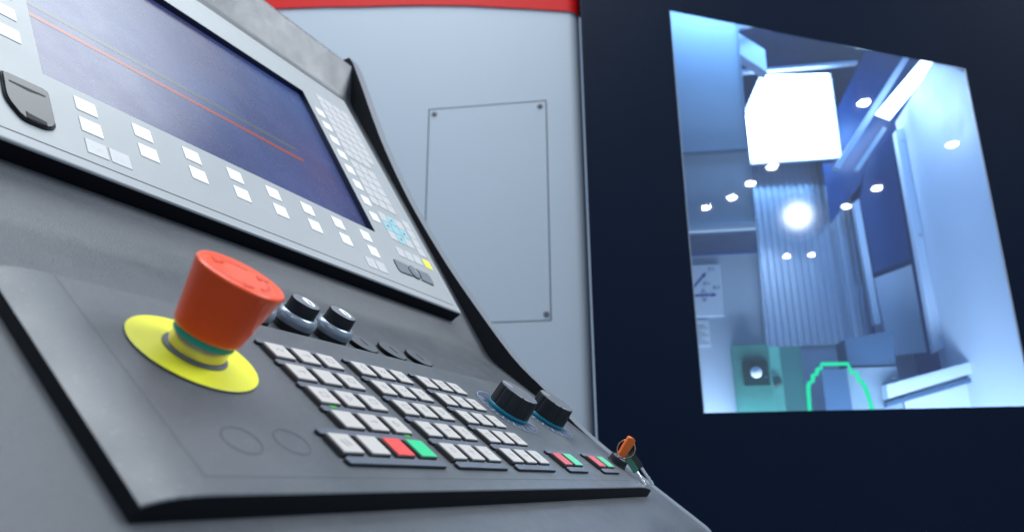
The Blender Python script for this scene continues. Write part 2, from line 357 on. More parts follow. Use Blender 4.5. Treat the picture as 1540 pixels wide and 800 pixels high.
# red band with its arched lower edge
arc = [(-75, 66.9), (-60, 66.4), (-45.7, 65.6), (-38, 65.05), (-32.7, 64.5), (-27, 64.05), (-22.1, 63.55), (-17, 62.9), (-12.7, 62.15), (-8, 61.35), (-3.4, 60.45)]
bm = prism_bm(arc + [(-3.4, 69.5), (-75, 69.5)], 0.02, 0.22)
put('red_band', mesh('red_band', bm, 'machine_red', 20), machine, WALL, 'red painted band with arched lower edge')
bm = bmesh.new(); rows = []
for t in (0, 10, 20, 30, 40, 52, 65, 78, 90):
    x = -3.4 + 1.72 * math.sin(R(t)); z = -1.5 + 1.72 * math.cos(R(t)); yb = 60.45 - 0.2 * (x + 3.4)
    rows.append((bm.verts.new(Vector((x, yb, z)) * S), bm.verts.new(Vector((x, 69.5, z)) * S)))
for a_, b_ in zip(rows, rows[1:]): bm.faces.new((a_[0], b_[0], b_[1], a_[1]))
put('red_band', mesh('red_band', bm, 'machine_red', 35), machine, WALL)

# sliding door with its cut-corner window
DZ = 2.0
win = [(9.70, 7.2), (42.0, 7.3), (42.75, 46.0), (9.72, 57.7)]
outer = [(-1.65, -62), (85, -62), (85, 69.5), (-1.65, 69.5)]
bm = bmesh.new()
of = [bm.verts.new(Vector((x, y, DZ)) * S) for x, y in outer]; wf = [bm.verts.new(Vector((x, y, DZ)) * S) for x, y in win]
ob = [bm.verts.new(Vector((x, y, -1.0)) * S) for x, y in outer]; wb = [bm.verts.new(Vector((26 + (x - 26) * 1.16, 32 + (y - 32) * 1.16, -1.0)) * S) for x, y in win]
for i in range(4):
    j = (i + 1) % 4
    bm.faces.new((of[i], of[j], wf[j], wf[i])); bm.faces.new((ob[i], wb[i], wb[j], ob[j])); bm.faces.new((of[i], ob[i], ob[j], of[j]))
    f = bm.faces.new((wf[i], wf[j], wb[j], wb[i])); f.material_index = 1
es = [e for e in bm.edges if set(e.verts) <= set(of)]
bevel(bm, 0.25, 3, es)
door = put('door', mesh('door', bm, ['door_navy', 'navy_recess'], 30), machine, WALL, 'dark navy sliding door with a large cut-corner window')
put('window_pane', mesh('window_pane', prism_bm([(x * 0.9995 + 0.01, y) for x, y in win], 1.86, 1.96), 'window_glass', 0), door, WALL)
def edge_strip(a, b_, w, z0, z1):
    a, b_ = Vector(a), Vector(b_); t = (b_ - a).normalized(); nrm = Vector((-t.y, t.x)) * w
    return prism_bm([tuple(a), tuple(b_), tuple(b_ + nrm), tuple(a + nrm)], z0, z1)
put('window_seal', mesh('window_seal', edge_strip((9.72, 57.6), (9.70, 7.25), 0.09, 1.965, 2.03), 'seal_grey'), door, WALL)
put('window_seal', mesh('window_seal', edge_strip((42.0, 7.35), (42.75, 45.9), 0.13, 1.965, 2.03), 'seal_grey'), door, WALL)

# interior of the work space (part of the machine)
def quad_bm(pts):   # pts (x, y, z) in wall frame
    bm = bmesh.new(); bm.faces.new([bm.verts.new(Vector(p) * S) for p in pts]); return bm
for nm_, q_ in (('liner_floor', (-1.6, 80, -14, -12, -75, -1.02)), ('liner_roof', (-1.6, 80, 69.2, 70, -18, -1.02)), ('liner_roof', (-1.6, 80, 82, 84, -75, -17.5)), ('liner_roof', (-1.6, 80, 69.2, 84, -18.3, -18.02)),
                ('liner_side', (-1.6, -1.2, -12, 82, -75, -1.02)), ('liner_side', (80, 82, -14, 84, -75, -1.02)), ('liner_back', (-1.6, 82, -14, 84, -77, -75))):
    put(nm_, mesh(nm_, box_bm(*q_), 'liner_blue', 0), machine, WALL)
put('left_liner_panel', mesh('left_liner_panel', prism_bm([(-1, -8), (18.6, -8), (18.75, 8), (20.2, 66), (-1, 66)], -8.6, -8, 0.1), 'liner'), machine, WALL, 'pale inner panel at the left of the window')
put('panel_edge', mesh('panel_edge', edge_strip((18.6, -8), (20.2, 66), 0.22, -8.0, -7.8), 'seal_grey'), machine, WALL)
put('panel_slot', mesh('panel_slot', box_bm(6, 19.3, 27.85, 30.6, -7.98, -7.7, 0.1), 'liner_dark'), machine, WALL)
put('panel_trim', mesh('panel_trim', box_bm(6, 19.4, 30.9, 32.0, -7.98, -7.3, 0.3), 'liner'), machine, WALL)
put('panel_trim', mesh('panel_trim', box_bm(6, 19.4, 42.0, 42.5, -7.98, -7.6, 0.2), 'block_blue'), machine, WALL)
# ribbed column cover
bm = bmesh.new(); n_r = 17; x0, x1 = 23.5, 41.5; prof = []
for i in range(n_r):
    xa = x0 + (x1 - x0) * i / n_r; w = (x1 - x0) / n_r
    prof += [(xa, -36.0), (xa + w * 0.25, -35.72), (xa + w * 0.6, -35.72), (xa + w * 0.8, -36.0)]
prof.append((x1, -36.0))
lo_ = [bm.verts.new(Vector((x, 20.9, z)) * S) for x, z in prof]; hi_ = [bm.verts.new(Vector((x, 54, z)) * S) for x, z in prof]
for i in range(len(prof) - 1): bm.faces.new((lo_[i], lo_[i + 1], hi_[i + 1], hi_[i]))
put('ribbed_cover', mesh('ribbed_cover', bm, 'steel_cover', 20), machine, WALL, 'vertically ribbed steel cover of the column')
put('lower_liner_panel', mesh('lower_liner_panel', box_bm(17, 46, -12, 21.2, -38, -36.2, 0.2), 'liner_grey'), machine, WALL)
put('column_side_panel', mesh('column_side_panel', box_bm(41.6, 46.6, -12, 31, -35.2, -34.6, 0.15), 'liner'), machine, WALL)
# inner hatch on the right: dark pane in a pale frame
put('inner_hatch', mesh('inner_hatch', prism_bm([(41.2, 31), (47.0, 33), (47.6, 55), (43.5, 50.5), (41.0, 43.5)], -31.5, -31, 0.1), 'liner_dark'), machine, WALL, 'dark inner hatch pane')
put('inner_hatch', mesh('inner_hatch', prism_bm([(41.6, 18), (46.9, 18.5), (47.0, 32.2), (41.2, 30.2)], -31.5, -31, 0.1), 'liner'), machine, WALL)
put('hatch_post', mesh('hatch_post', prism_bm([(44.9, 17.2), (46.35, 17.9), (46.5, 52.3), (45.2, 51.6)], -25.2, -24, 0.15), 'liner'), machine, WALL)
put('hatch_post', mesh('hatch_post', prism_bm([(39.4, 22.5), (40.4, 22.5), (40.2, 42.8), (39.2, 42.0)], -30, -29, 0.1), 'liner'), machine, WALL)
for y_ in (49.8, 34.5, 19.5): put('screw', mesh('screw', lathe_bm([(0, 0), (0.22, 0), (0.18, 0.12), (0, 0.15)], 12), 'chrome'), machine, WALL @ T(45.9, y_, -24))
# right side wall: a pale sheet running towards the door
put('right_liner_panel', mesh('right_liner_panel', quad_bm([(46.3, -12, -26), (46.3, 54, -26), (45.9, 56, -1.15), (45.9, -12, -1.15)]), 'liner', 0), machine, WALL, 'pale side sheet at the right of the window')
put('ledge', mesh('ledge', prism_bm([(35.5, 10.4), (47.2, 13.7), (47.4, 15.2), (35.5, 12.2)], -19.4, -17.5, 0.2), 'liner'), machine, WALL)
put('ledge', mesh('ledge', prism_bm([(35.5, 9.4), (47.2, 12.6), (47.2, 13.2), (35.5, 10.0)], -19.4, -18.2, 0.1), 'block_blue'), machine, WALL)
put('lower_right_panel', mesh('lower_right_panel', prism_bm([(38.2, -12), (48, -12), (48, 14), (38.2, 11)], -20.6, -19.6, 0.1), 'liner'), machine, WALL)
# overhead rails and bracket
put('bracket', mesh('bracket', prism_bm([(21.3, 60.9), (24.9, 57.4), (25.0, 61.3), (21.3, 64.8)], -16, -14, 0.1), 'liner'), machine, WALL)
put('overhead_rail', mesh('overhead_rail', edge_strip((36.6, 46.2), (52.3, 68.2), 0.9, -26, -25), 'seal_grey'), machine, WALL)
put('overhead_rail', mesh('overhead_rail', edge_strip((38.9, 45.2), (44.0, 52.0), 0.6, -24.5, -23.9), 'seal_grey'), machine, WALL)
put('overhead_rail', mesh('overhead_rail', box_bm(20, 44, 67.6, 68.2, -31, -30, 0.1), 'seal_grey'), machine, WALL)
put('overhead_rail', mesh('overhead_rail', edge_strip((9, 61.5), (24, 64.0), 0.6, -12, -11.4), 'seal_grey'), machine, WALL)
put('overhead_plate', mesh('overhead_plate', prism_bm([(36.5, 40), (44, 49), (60, 70), (60, 81), (52, 81), (36.5, 54)], -32.6, -32), 'liner_dark'), machine, WALL)
# work lamps (they light the interior)
wl = put('work_lamp', mesh('work_lamp', prism_bm([(25.2, 51.4), (38.8, 51.5), (39.1, 66.2), (28.4, 66.9), (25.0, 59.6)], -31.2, -30.4), 'lamp_white', 0), machine, WALL, 'large glowing white work lamp panel')
put('lamp_frame', mesh('lamp_frame', prism_bm([(24.6, 50.9), (39.4, 51.0), (39.8, 66.8), (28.2, 67.5), (24.4, 59.8)], -31.9, -31.25), 'liner'), wl, WALL)
tl = put('tube_lamp', mesh('tube_lamp', prism_bm([(42.1, 53.8), (44.0, 52.7), (52.4, 61.9), (50.5, 63.0)], -22.6, -21.8, 0.2), 'tube_white'), machine, WALL, 'slanting white tube lamp')

# small things fixed in the work space
sign = thing('axis_sign', 'white sign with blue axis arrows inside the machine window', 'sign', tuple((WALL @ T(12.6, 19.8, -7.9)).translation))
put('sign_plate', mesh('sign_plate', box_bm(9.0, 14.4, 19.9, 26.6, -7.98, -7.8, 0.05), 'sign_white'), sign, WALL)
def arrow_bm(a, b_, w, hd):
    a, b_ = Vector(a), Vector(b_); t = (b_ - a).normalized(); nn = Vector((-t.y, t.x)); c = b_ - t * hd
    return prism_bm([tuple(q) for q in (a - nn * w, c - nn * w, c - nn * hd * 0.42, b_, c + nn * hd * 0.42, c + nn * w, a + nn * w)], -7.79, -7.77)
put('axis_arrow', mesh('axis_arrow', arrow_bm((9.9, 22.55), (13.75, 22.6), 0.10, 0.6), 'sign_blue'), sign, WALL)
put('axis_arrow', mesh('axis_arrow', arrow_bm((9.9, 22.55), (12.7, 25.5), 0.10, 0.6), 'sign_blue'), sign, WALL)
bm = ring_bm(0.48, 0.56, -0.01, 0.01, 30); bmesh.ops.scale(bm, vec=(0.55, 1.3, 1), verts=bm.verts)
put('rotation_ring', mesh('rotation_ring', bm, 'sign_blue'), sign, WALL @ T(12.2, 22.55, -7.775))
for s_, x, y in (('Y+', 13.35, 25.9), ('A+', 12.6, 24.1), ('X+', 13.8, 23.5)): put('lettering', text_mesh(s_, 0.75, 'sign_blue'), sign, WALL @ T(x, y, -7.77))
lab = put('paper_label', mesh('paper_label', box_bm(9.6, 12.5, 16.1, 19.45, -7.98, -7.92), 'sign_white'), None, WALL); tag(lab, 'small white paper label just under the axis arrow sign', 'label')
put('print_lines', mesh('print_lines', join(*[box_bm(9.8, 12.3 - 0.4 * (i % 3), 16.5 + 0.32 * i, 16.56 + 0.32 * i, -7.91, -7.90) for i in range(8)]), 'print_grey', 0), lab, WALL)
gb = thing('green_switch_box', 'green box with dark square plate and white round button', 'switch box', tuple((WALL @ T(17.2, 4, -9)).translation))
put('body', mesh('body', box_bm(14.75, 19.1, 2, 16.0, -8.0, -6.8, 0.12), 'green_block'), gb, WALL)
put('cover_plate', mesh('cover_plate', box_bm(15.75, 18.7, 11.05, 14.0, -6.8, -6.6, 0.08), 'dark_green'), gb, WALL)
put('button', mesh('button', lathe_bm([(0, 0), (0.62, 0), (0.66, 0.25), (0.5, 0.5), (0.25, 0.6), (0, 0.63)], 24), 'sign_white'), gb, WALL @ T(17.2, 12.6, -6.6))
put('screw', mesh('screw', join(*[lathe_bm([(0, 0), (0.12, 0), (0.1, 0.06), (0, 0.07)], 10) for _ in range(1)]), 'chrome'), gb, WALL @ T(18.3, 12.0, -6.6))
arch = thing('light_arch', 'glowing green stepped light strip round a blue port in the window', 'light strip', tuple((WALL @ T(29.5, 6, -18)).translation))
put('glow_strip', mesh('glow_strip', tube_bm([(25.7, 5, -18), (25.75, 9.0, -18), (25.92, 12.0, -18), (26.1, 12.7, -18), (26.6, 12.9, -18), (26.7, 13.7, -18), (27.2, 13.8, -18), (27.4, 14.5, -18), (27.9, 14.6, -18), (28.0, 15.15, -18), (31.3, 15.1, -18), (31.6, 14.0, -18), (32.2, 13.9, -18), (32.5, 12.7, -18), (32.9, 12.5, -18), (33.2, 11.2, -18), (33.5, 9.1, -18), (33.6, 5, -18)], 0.25, 8), 'arch_glow', 60), arch, WALL)
for x_, y_ in ((25.95, 12.2), (26.65, 13.3), (27.3, 14.2), (31.65, 13.95), (32.45, 12.9), (33.1, 11.6)): put('glow_bead', mesh('glow_bead', lathe_bm([(0, -0.3), (0.2, -0.2), (0.3, 0), (0.2, 0.2), (0, 0.3)], 10), 'arch_glow'), arch, WALL @ T(x_, y_, -17.9))
put('port_plate', mesh('port_plate', box_bm(27.9, 31.2, 2, 14.5, -18.6, -18.3, 0.08), 'block_blue'), arch, WALL)
blk = thing('column_block', 'two-tone grey machine block right of the green light arch', 'machine block', tuple((WALL @ T(35, 4, -21)).translation))
put('upper_cover', mesh('upper_cover', prism_bm([(32.0, 15.0), (38.1, 15.0), (38.4, 19.8), (32.0, 18.8)], -24, -20, 0.12), 'block_blue'), blk, WALL)
put('lower_cover', mesh('lower_cover', box_bm(31.3, 38.0, 2, 14.8, -24, -19.6, 0.12), 'liner_grey'), blk, WALL)
for x, y in ((32.6, 15.6), (37.5, 15.7), (37.3, 13.2), (37.2, 10.4)): put('screw', mesh('screw', lathe_bm([(0, 0), (0.16, 0), (0.13, 0.1), (0, 0.12)], 10), 'chrome'), blk, WALL @ T(x, y, -19.9 if y > 15 else -19.6))
grn = thing('green_fixture', 'dark green fixture block standing left of the glowing arch', 'fixture', tuple((WALL @ T(23.5, 4, -21)).translation))
put('base_block', mesh('base_block', box_bm(21.6, 26.3, 2, 18.2, -24, -20.5, 0.2), 'fixture_green'), grn, WALL)
put('side_plate', mesh('side_plate', box_bm(20.9, 23.2, 5, 18.0, -20.4, -19.6, 0.1), 'green_block'), grn, WALL)
put('valve', mesh('valve', lathe_bm([(0, 0), (0.9, 0), (0.9, 0.8), (0.6, 1.0), (0, 1.0)], 20), 'dark_green'), grn, WALL @ T(22.0, 13.2, -19.6))

# ceiling lamps of the hall, mirrored in the window
for i, (x, y, z) in enumerate(((-147.9, -108.2, 130), (-133.5, -114, 130), (-117.1, -114.3, 130), (-99.2, -114.1, 130), (-132.8, -175.4, 130), (-110.4, -174.6, 130), (-66, -174.3, 130), (-209.6, -191.4, 130), (-204.4, -204.4, 130), (-44.7, -117, 130))):
    p = EYE + Vector((x, y, z)) * S
    t = thing('ceiling_lamp', 'hall ceiling spotlight ' + ('mirrored lowest and leftmost of the rising row of four', 'mirrored second from left in the rising row of four', 'mirrored third from left in the rising row of four', 'mirrored highest in the row of four, just under the work lamp', 'mirrored just left of the dark inner hatch', 'mirrored on the dark inner hatch', 'mirrored on the pale sheet at the far right', 'mirrored as left one of the low pair on the ribs', 'mirrored as right one of the low pair on the ribs', 'mirrored between work lamp and slanting tube lamp')[i], 'lamp', tuple(p), 'hall ceiling spotlights')
    M_ = Matrix.Translation(p)
    put('housing', mesh('housing', lathe_bm([(0, 8), (2.2, 8), (2.6, 0), (2.35, -0.2), (2.25, 0.4)], 24), 'lamp_housing'), t, M_)
    put('lens', mesh('lens', lathe_bm([(0, -0.6), (1.2, -0.5), (1.8, -0.1), (2.2, 0.5)], 24), 'spot_white'), t, M_)

bl = thing('ceiling_lamp', 'large round hall lamp glaring as a bright patch on the ribbed cover', 'lamp', tuple(EYE + Vector((-149, -159, 130)) * S))
lp_ = EYE + Vector((-149, -159, 130)) * S
M_ = Matrix.Translation(lp_) @ (Vector(wall_pt(28, 36, 0)) - lp_).to_track_quat('-Z', 'Y').to_matrix().to_4x4()   # tilted towards the machine
put('housing', mesh('housing', lathe_bm([(0, 9), (10, 9), (13.6, 0), (13.2, -0.2), (13.1, 0.4)], 32), 'lamp_housing'), bl, M_)
put('lens', mesh('lens', lathe_bm([(0, 0), (6.2, 0.0), (13.1, 0.5)], 40), 'lamp_lens'), bl, M_)

# ================================================================== the console
console = thing('control_console', 'grey machine control console with screen, key blocks and red emergency stop', 'control console', tuple(EYE + Vector((20, 20, 0)) * S + Vector((0, 0, -1.15))))
XL, XR = -14, 35.0
prof = [(46, 30.6), (32.0, 30.2), (32.0, 26.95), (19.95, 6.85), (8.25, -2.09), (7.75, -4.2), (7.75, -40), (46, -40)]
pr_ = rounded(prof, [0, 0.35, 0.5, 0.7, 0.4, 0.8, 0, 0], 6)
bm = bmesh.new()
A = [bm.verts.new(Vector((y, z, XL)) * S) for y, z in pr_]; B = [bm.verts.new(Vector((y, z, XR)) * S) for y, z in pr_]
bm.faces.new(A); bm.faces.new(B[::-1])
for i in range(len(pr_)): j = (i + 1) % len(pr_); bm.faces.new((A[i], A[j], B[j], B[i]))
put('housing', mesh('housing', bm, 'housing_paint', 40), console, YZ)

# side wing: proud of the folded face, inner face coloured dark for its shade
wing = [(32.0, 30.4), (31.0, 28.1), (29.68, 24.95), (28.5, 22.35), (26.32, 18.2), (23.8, 14.15), (21.72, 11.15), (18.6, 7.02), (16.55, 4.95), (14.75, 3.0), (12.95, 1.47), (11.0, -0.03), (8.76, -1.76), (7.93, -4.0), (7.93, -40), (46, -40), (46, 31.0), (32.4, 31.0)]
def spline(P, n):
    out = []
    for i in range(len(P) - 1):
        p0, p1, p2, p3 = (Vector(P[max(0, min(len(P) - 1, k))]) for k in (i - 1, i, i + 1, i + 2))
        for k in range(n):
            t = k / n; out.append(tuple(0.5 * ((2 * p1) + (p2 - p0) * t + (2 * p0 - 5 * p1 + 4 * p2 - p3) * t * t + (3 * p1 - p0 - 3 * p2 + p3) * t ** 3)))
    return out
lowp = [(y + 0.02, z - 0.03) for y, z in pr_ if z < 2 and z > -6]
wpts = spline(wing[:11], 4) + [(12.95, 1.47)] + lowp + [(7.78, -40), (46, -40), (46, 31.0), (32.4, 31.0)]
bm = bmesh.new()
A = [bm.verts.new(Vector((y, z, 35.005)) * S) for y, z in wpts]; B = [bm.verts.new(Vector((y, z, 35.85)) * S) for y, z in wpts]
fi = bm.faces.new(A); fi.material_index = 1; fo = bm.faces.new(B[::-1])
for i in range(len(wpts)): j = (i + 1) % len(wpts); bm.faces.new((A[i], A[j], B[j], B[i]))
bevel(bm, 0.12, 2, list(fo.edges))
put('side_wing', mesh('side_wing', bm, ['wing_edge_lit', 'wing_shade'], 35), console, YZ, 'grey side wing, its inner face coloured black for shade')

# ------------------------------------------------------------------ display unit
k = K
def U(x0, x1, v0, v1): return (x0 * k, x1 * k, -v1 * k, -v0 * k)
scr = U(-0.75, 13.32, -10.33, -0.38)
disp = put('display_unit', mesh('display_unit', frame_bm(U(-5.3, 17.72, -12.75, 3.08), (scr[0], scr[1], scr[2], scr[3]), -0.6 * k, 0, 0.10), ['bezel_grey', 'edge_black', 'navy_recess'], 35), console, UPP, 'raised grey display frame with membrane keyboard')
f0 = U(-4.8, 17.2, -12.25, 2.68); gw = 0.035
put('border_groove', mesh('border_groove', frame_bm((f0[0] - gw, f0[1] + gw, f0[2] - gw, f0[3] + gw), (f0[0], f0[1], f0[2], f0[3]), -0.004, 0.003), ['line_dark'] * 3), disp, UPP)
put('front_foil', mesh('front_foil', frame_bm(f0, (scr[0] - 0.02, scr[1] + 0.02, scr[2] - 0.02, scr[3] + 0.02), 0.0, 0.012), ['foil_grey', 'foil_grey', 'navy_recess']), disp, UPP)
sd = -0.26 * k
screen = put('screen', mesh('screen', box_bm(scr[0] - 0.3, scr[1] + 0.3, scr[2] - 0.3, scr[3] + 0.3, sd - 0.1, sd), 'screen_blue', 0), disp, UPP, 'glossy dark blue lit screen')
def band(pts, w, z):
    L, Rr = [], []
    for i, p in enumerate(pts):
        p = Vector(p); t = (Vector(pts[min(i + 1, len(pts) - 1)]) - Vector(pts[max(i - 1, 0)])).normalized(); nn = Vector((-t.y, t.x)) * w
        L.append(tuple(p + nn)); Rr.append(tuple(p - nn))
    bm = bmesh.new()
    a_ = [bm.verts.new(Vector((x, y, z)) * S) for x, y in L]; b_ = [bm.verts.new(Vector((x, y, z)) * S) for x, y in Rr]
    for i in range(len(pts) - 1): bm.faces.new((a_[i], a_[i + 1], b_[i + 1], b_[i]))
    return bm
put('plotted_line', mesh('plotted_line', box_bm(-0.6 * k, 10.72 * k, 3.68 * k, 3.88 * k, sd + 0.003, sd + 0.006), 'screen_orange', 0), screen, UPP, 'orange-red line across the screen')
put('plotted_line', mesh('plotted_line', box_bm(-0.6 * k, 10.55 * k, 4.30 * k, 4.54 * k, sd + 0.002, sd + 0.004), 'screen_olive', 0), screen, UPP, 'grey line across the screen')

def tile(w, hgt, th, bev=0.02): return box_bm(-w / 2, w / 2, -hgt / 2, hgt / 2, 0, th, bev, 1)
skm = mesh('soft_key', tile(0.605 * k, 0.585 * k, 0.025), 'softkey_white')
for c in range(8):
    for r_ in range(2): put('soft_key', skm, disp, UPP @ T((c * 1.7147 + 0.305) * k, -(r_ * 0.8941 + 0.29) * k, 0.012))
skr = mesh('soft_key', tile(0.57 * k, 0.58 * k, 0.025), 'softkey_white')
for r_ in range(8):
    put('soft_key', skr, disp, UPP @ T((13.689 + 0.285) * k, -(-9.3237 + r_ * 1.0627 + 0.29) * k, 0.012))
    put('soft_key', skr, disp, UPP @ T((-1.47) * k, -(-9.3237 + r_ * 1.0627 + 0.29) * k, 0.012))
mk = {c: mesh('membrane_key', tile(0.60 * k, 0.585 * k, 0.02, 0.012), c) for c in ('membrane_key', 'key_cyan', 'key_yellow')}
def mkey(x, v, c='membrane_key'): return put('membrane_key', mk[c], disp, UPP @ T(x * k, -v * k, 0.012))
for c in range(4):
    for r_ in range(8):
        if c == 3 and r_ == 7: continue
        mkey(14.47 + 0.645 * c + 0.31, -11.06 + 0.62 * r_ + 0.31)
for c in range(3):
    for r_ in range(5): mkey(14.47 + 0.645 * c + 0.31, -5.86 + 0.62 * r_ + 0.31)
for c in range(3):
    for r_ in range(3): mkey(14.5 + 0.625 * c + 0.31, -2.28 + 0.605 * r_ + 0.3, 'key_cyan' if (c == 1 or r_ == 1) else 'membrane_key')
def tri(x, v, ang, s_=0.14):
    pts = [(x * k + s_ * math.cos(ang + a), -v * k + s_ * math.sin(ang + a)) for a in (0, R(125), R(235))]
    return prism_bm(pts, 0.033, 0.036)
put('arrow_print', mesh('arrow_print', join(tri(15.435, -1.98, R(90)), tri(15.435, -0.77, R(-90)), tri(14.81, -1.375, R(180)), tri(16.06, -1.375, 0)), 'print_dark', 0), disp, UPP)
for r_ in range(4): mkey(16.85, -2.6 + 0.6 * r_ + 0.3)
mkey(16.82, 0.31, 'key_yellow')
for c in range(3): mkey(14.41 + 0.64 * c + 0.31, 0.31)
for x in (-0.01, 11.33):
    for c in range(2): mkey(x + 0.32 + 0.66 * c, 2.05)
# pointer buttons: two flat keys left and right of a round pad
def half(sgn):
    pts = []
    for a in range(0, 10): t = R(-38 + 76 * a / 9); pts.append((0.46 * math.cos(t), 0.46 * math.sin(t)))
    pts = [(x * sgn, y) for x, y in pts]
    return pts
cx, cv = 14.98, 1.46
put('pointer_pad', mesh('pointer_pad', lathe_bm([(0.46, 0, 1), (0.46, 0.05, 1), (0.42, 0.05, 0), (0.40, 0.07, 0), (0.3, 0.06, 0), (0, 0.045, 0)], 32), ['mouse_grey', 'edge_black']), disp, UPP @ T(cx * k, -cv * k, 0.012))
for sg in (-1, 1):
    inner_arc = [(sg * 0.56 * math.cos(t), 0.56 * math.sin(t)) for t in (R(-44 + 88 * i / 8) for i in range(9))]
    pts = inner_arc + [(sg * 1.5, 0.42), (sg * 1.62, 0.25), (sg * 1.62, -0.30), (sg * 1.45, -0.44)]
    big = [(x * 1.03 - sg * 0.015, y * 1.1) for x, y in pts]
    b1 = put('pointer_button', mesh('pointer_button', prism_bm(pts, 0.012, 0.07, 0.02), 'mouse_grey'), disp, UPP @ T(cx * k, -cv * k, 0))
    put('button_gap', mesh('button_gap', prism_bm(big, 0.011, 0.018), 'edge_black', 0), disp, UPP @ T(cx * k, -cv * k, 0))
put('pad_mark', mesh('pad_mark', join(tube_bm([(0, 0.03, 0.065), (0.12, 0.1, 0.065), (0.2, 0.02, 0.065)], 0.018, 6), tube_bm([(0.02, -0.04, 0.065), (0.16, -0.06, 0.065)], 0.018, 6)), 'mark_white'), disp, UPP @ T(cx * k, -cv * k, 0.012))
# flap over the service port
fl = rounded([(-1.88 * k, -0.50 * k), (-0.80 * k, -0.50 * k), (-0.80 * k, -1.95 * k), (-1.05 * k, -2.12 * k), (-1.55 * k, -2.12 * k), (-1.88 * k, -1.55 * k)], [0.12, 0.14, 0.15, 0.12, 0.2, 0.3], 4)
flap = put('port_flap', mesh('port_flap', prism_bm(fl, 0.05, 0.13, 0.03), 'flap_grey'), disp, UPP, 'black hinged flap over a service port')
put('flap_seal', mesh('flap_seal', prism_bm([(x * 1.0 + (x + 1.34 * k) * 0.08, y + (y + 1.3 * k) * 0.06) for x, y in fl], 0.012, 0.075), 'edge_black'), flap, UPP)
put('hinge_slit', mesh('hinge_slit', prism_bm([(-1.78 * k, -0.80 * k), (-0.90 * k, -0.80 * k), (-0.90 * k, -0.86 * k), (-1.3 * k, -0.93 * k), (-1.78 * k, -0.87 * k)], 0.13, 0.134), 'edge_black', 0), flap, UPP)
put('finger_tab', mesh('finger_tab', prism_bm([(-1.50 * k, -1.84 * k), (-1.42 * k, -1.90 * k), (-1.02 * k, -1.95 * k), (-1.02 * k, -2.10 * k), (-1.50 * k, -2.10 * k)], 0.125, 0.15, 0.01), 'edge_black'), flap, UPP)

# ------------------------------------------------------------------ button panel
px = [(-6.32, -0.5), (-6.30, -0.19), (-6.24, -0.16), (-6.0, -0.09), (-5.7, -0.035), (-5.35, -0.008), (-5.05, 0.0), (17.15, 0.0), (17.6, -0.008), (18.05, -0.03), (18.5, -0.075), (18.85, -0.13), (18.97, -0.17), (19.02, -0.5)]
VT, VB = -1.57, 6.2
bm = bmesh.new()
rowsv = [(VT, -0.03), (VT + 0.03, 0.0), (VB - 0.03, 0.0), (VB, -0.03)]
rings = []
for vv, dh in rowsv:
    rings.append([bm.verts.new(Vector((x, -vv, hh + (dh if 0 < i < len(px) - 1 else 0))) * S) for i, (x, hh) in enumerate(px)])
for a_, b_ in zip(rings, rings[1:]):
    for i in range(len(px) - 1):
        f = bm.faces.new((a_[i], a_[i + 1], b_[i + 1], b_[i])); f.material_index = 1 if i in (0, len(px) - 2) else 0
f = bm.faces.new(rings[0]); f.material_index = 1
f = bm.faces.new(rings[-1][::-1]); f.material_index = 1
f = bm.faces.new([r_[0] for r_ in rings] + [r_[-1] for r_ in rings[::-1]]); f.material_index = 1
pan = put('button_panel', mesh('button_panel', bm, ['panel_grey', 'edge_black'], 35), console, LOW, 'raised grey panel with key blocks and rolled ends')
put('border_groove', mesh('border_groove', join(box_bm(-5.0, 16.95, -5.72, -5.69, 0, 0.004), box_bm(-5.0, -4.97, -5.69, 1.5, 0, 0.004)), 'groove_grey', 0), pan, LOW)
for x, v_ in ((-3.48, 4.56), (-2.1, 4.50)): put('blind_hole_ring', mesh('blind_hole_ring', ring_bm(0.415, 0.465, 0.0, 0.006, 40), 'groove_grey'), pan, LOW @ T(x, -v_, 0))

KW, KH, PV = 0.7126, 0.7194, 1.0748
def key_mesh(c):
    bm = box_bm(-KW / 2 - 0.015, KW / 2 + 0.015, -KH / 2 - 0.015, KH / 2 + 0.015, -0.14, 0.0, 0.02, 1)
    cap = box_bm(-KW / 2, KW / 2, -KH / 2, KH / 2, -0.02, 0.04, 0.03, 2)
    for f in cap.faces: f.material_index = 1
    return mesh('key', join(bm, cap), ['key_side', c], 40)
kms = {c: key_mesh(c) for c in ('key_white', 'key_red', 'key_green', 'key_rose', 'key_mint')}
def key(x, v_, c='key_white', label=None): return put('key', kms[c], pan, LOW @ T(x + KW / 2, -(v_ + KH / 2), 0.14), label)
def ridge(x0, x1, v0, v1, hh=0.10):
    pts = rounded([(x0, -v1), (x1, -v1), (x1, -v0), (x0, -v0)], [min(0.12, (v1 - v0) * 0.45)] * 4, 4)
    bm = prism_bm(pts, 0.0, hh, 0.03)
    for f in bm.faces:
        f.material_index = 1 if f.calc_center_median().z > hh * 0.6 * S else 0
    return put('finger_ridge', mesh('finger_ridge', bm, ['rubber_black', 'ridge_grey']), pan, LOW)
for x0, nrow in ((0.0, 4), (3.5331, 5), (7.0592, 5)):
    w = 2 + KW
    put('key_bed', mesh('key_bed', box_bm(x0 + 0.02, x0 + w - 0.02, -((nrow - 1) * PV + KH - 0.02), -0.02, 0.0, 0.05), 'ridge_grey', 0), pan, LOW)
    ridge(x0 - 0.10, x0 + w - 0.05, -0.27, -0.06)
    for r_ in range(nrow):
        for c in range(3): key(x0 + c, r_ * PV)
        if r_ < nrow - 1: ridge(x0 - 0.10, x0 + w + 0.13, r_ * PV + KH + 0.045, (r_ + 1) * PV - 0.06)
    if nrow == 5: ridge(x0 - 0.02, x0 + w + 0.15, 4 * PV + KH + 0.05, 4 * PV + KH + 0.30)
x0 = -0.9952
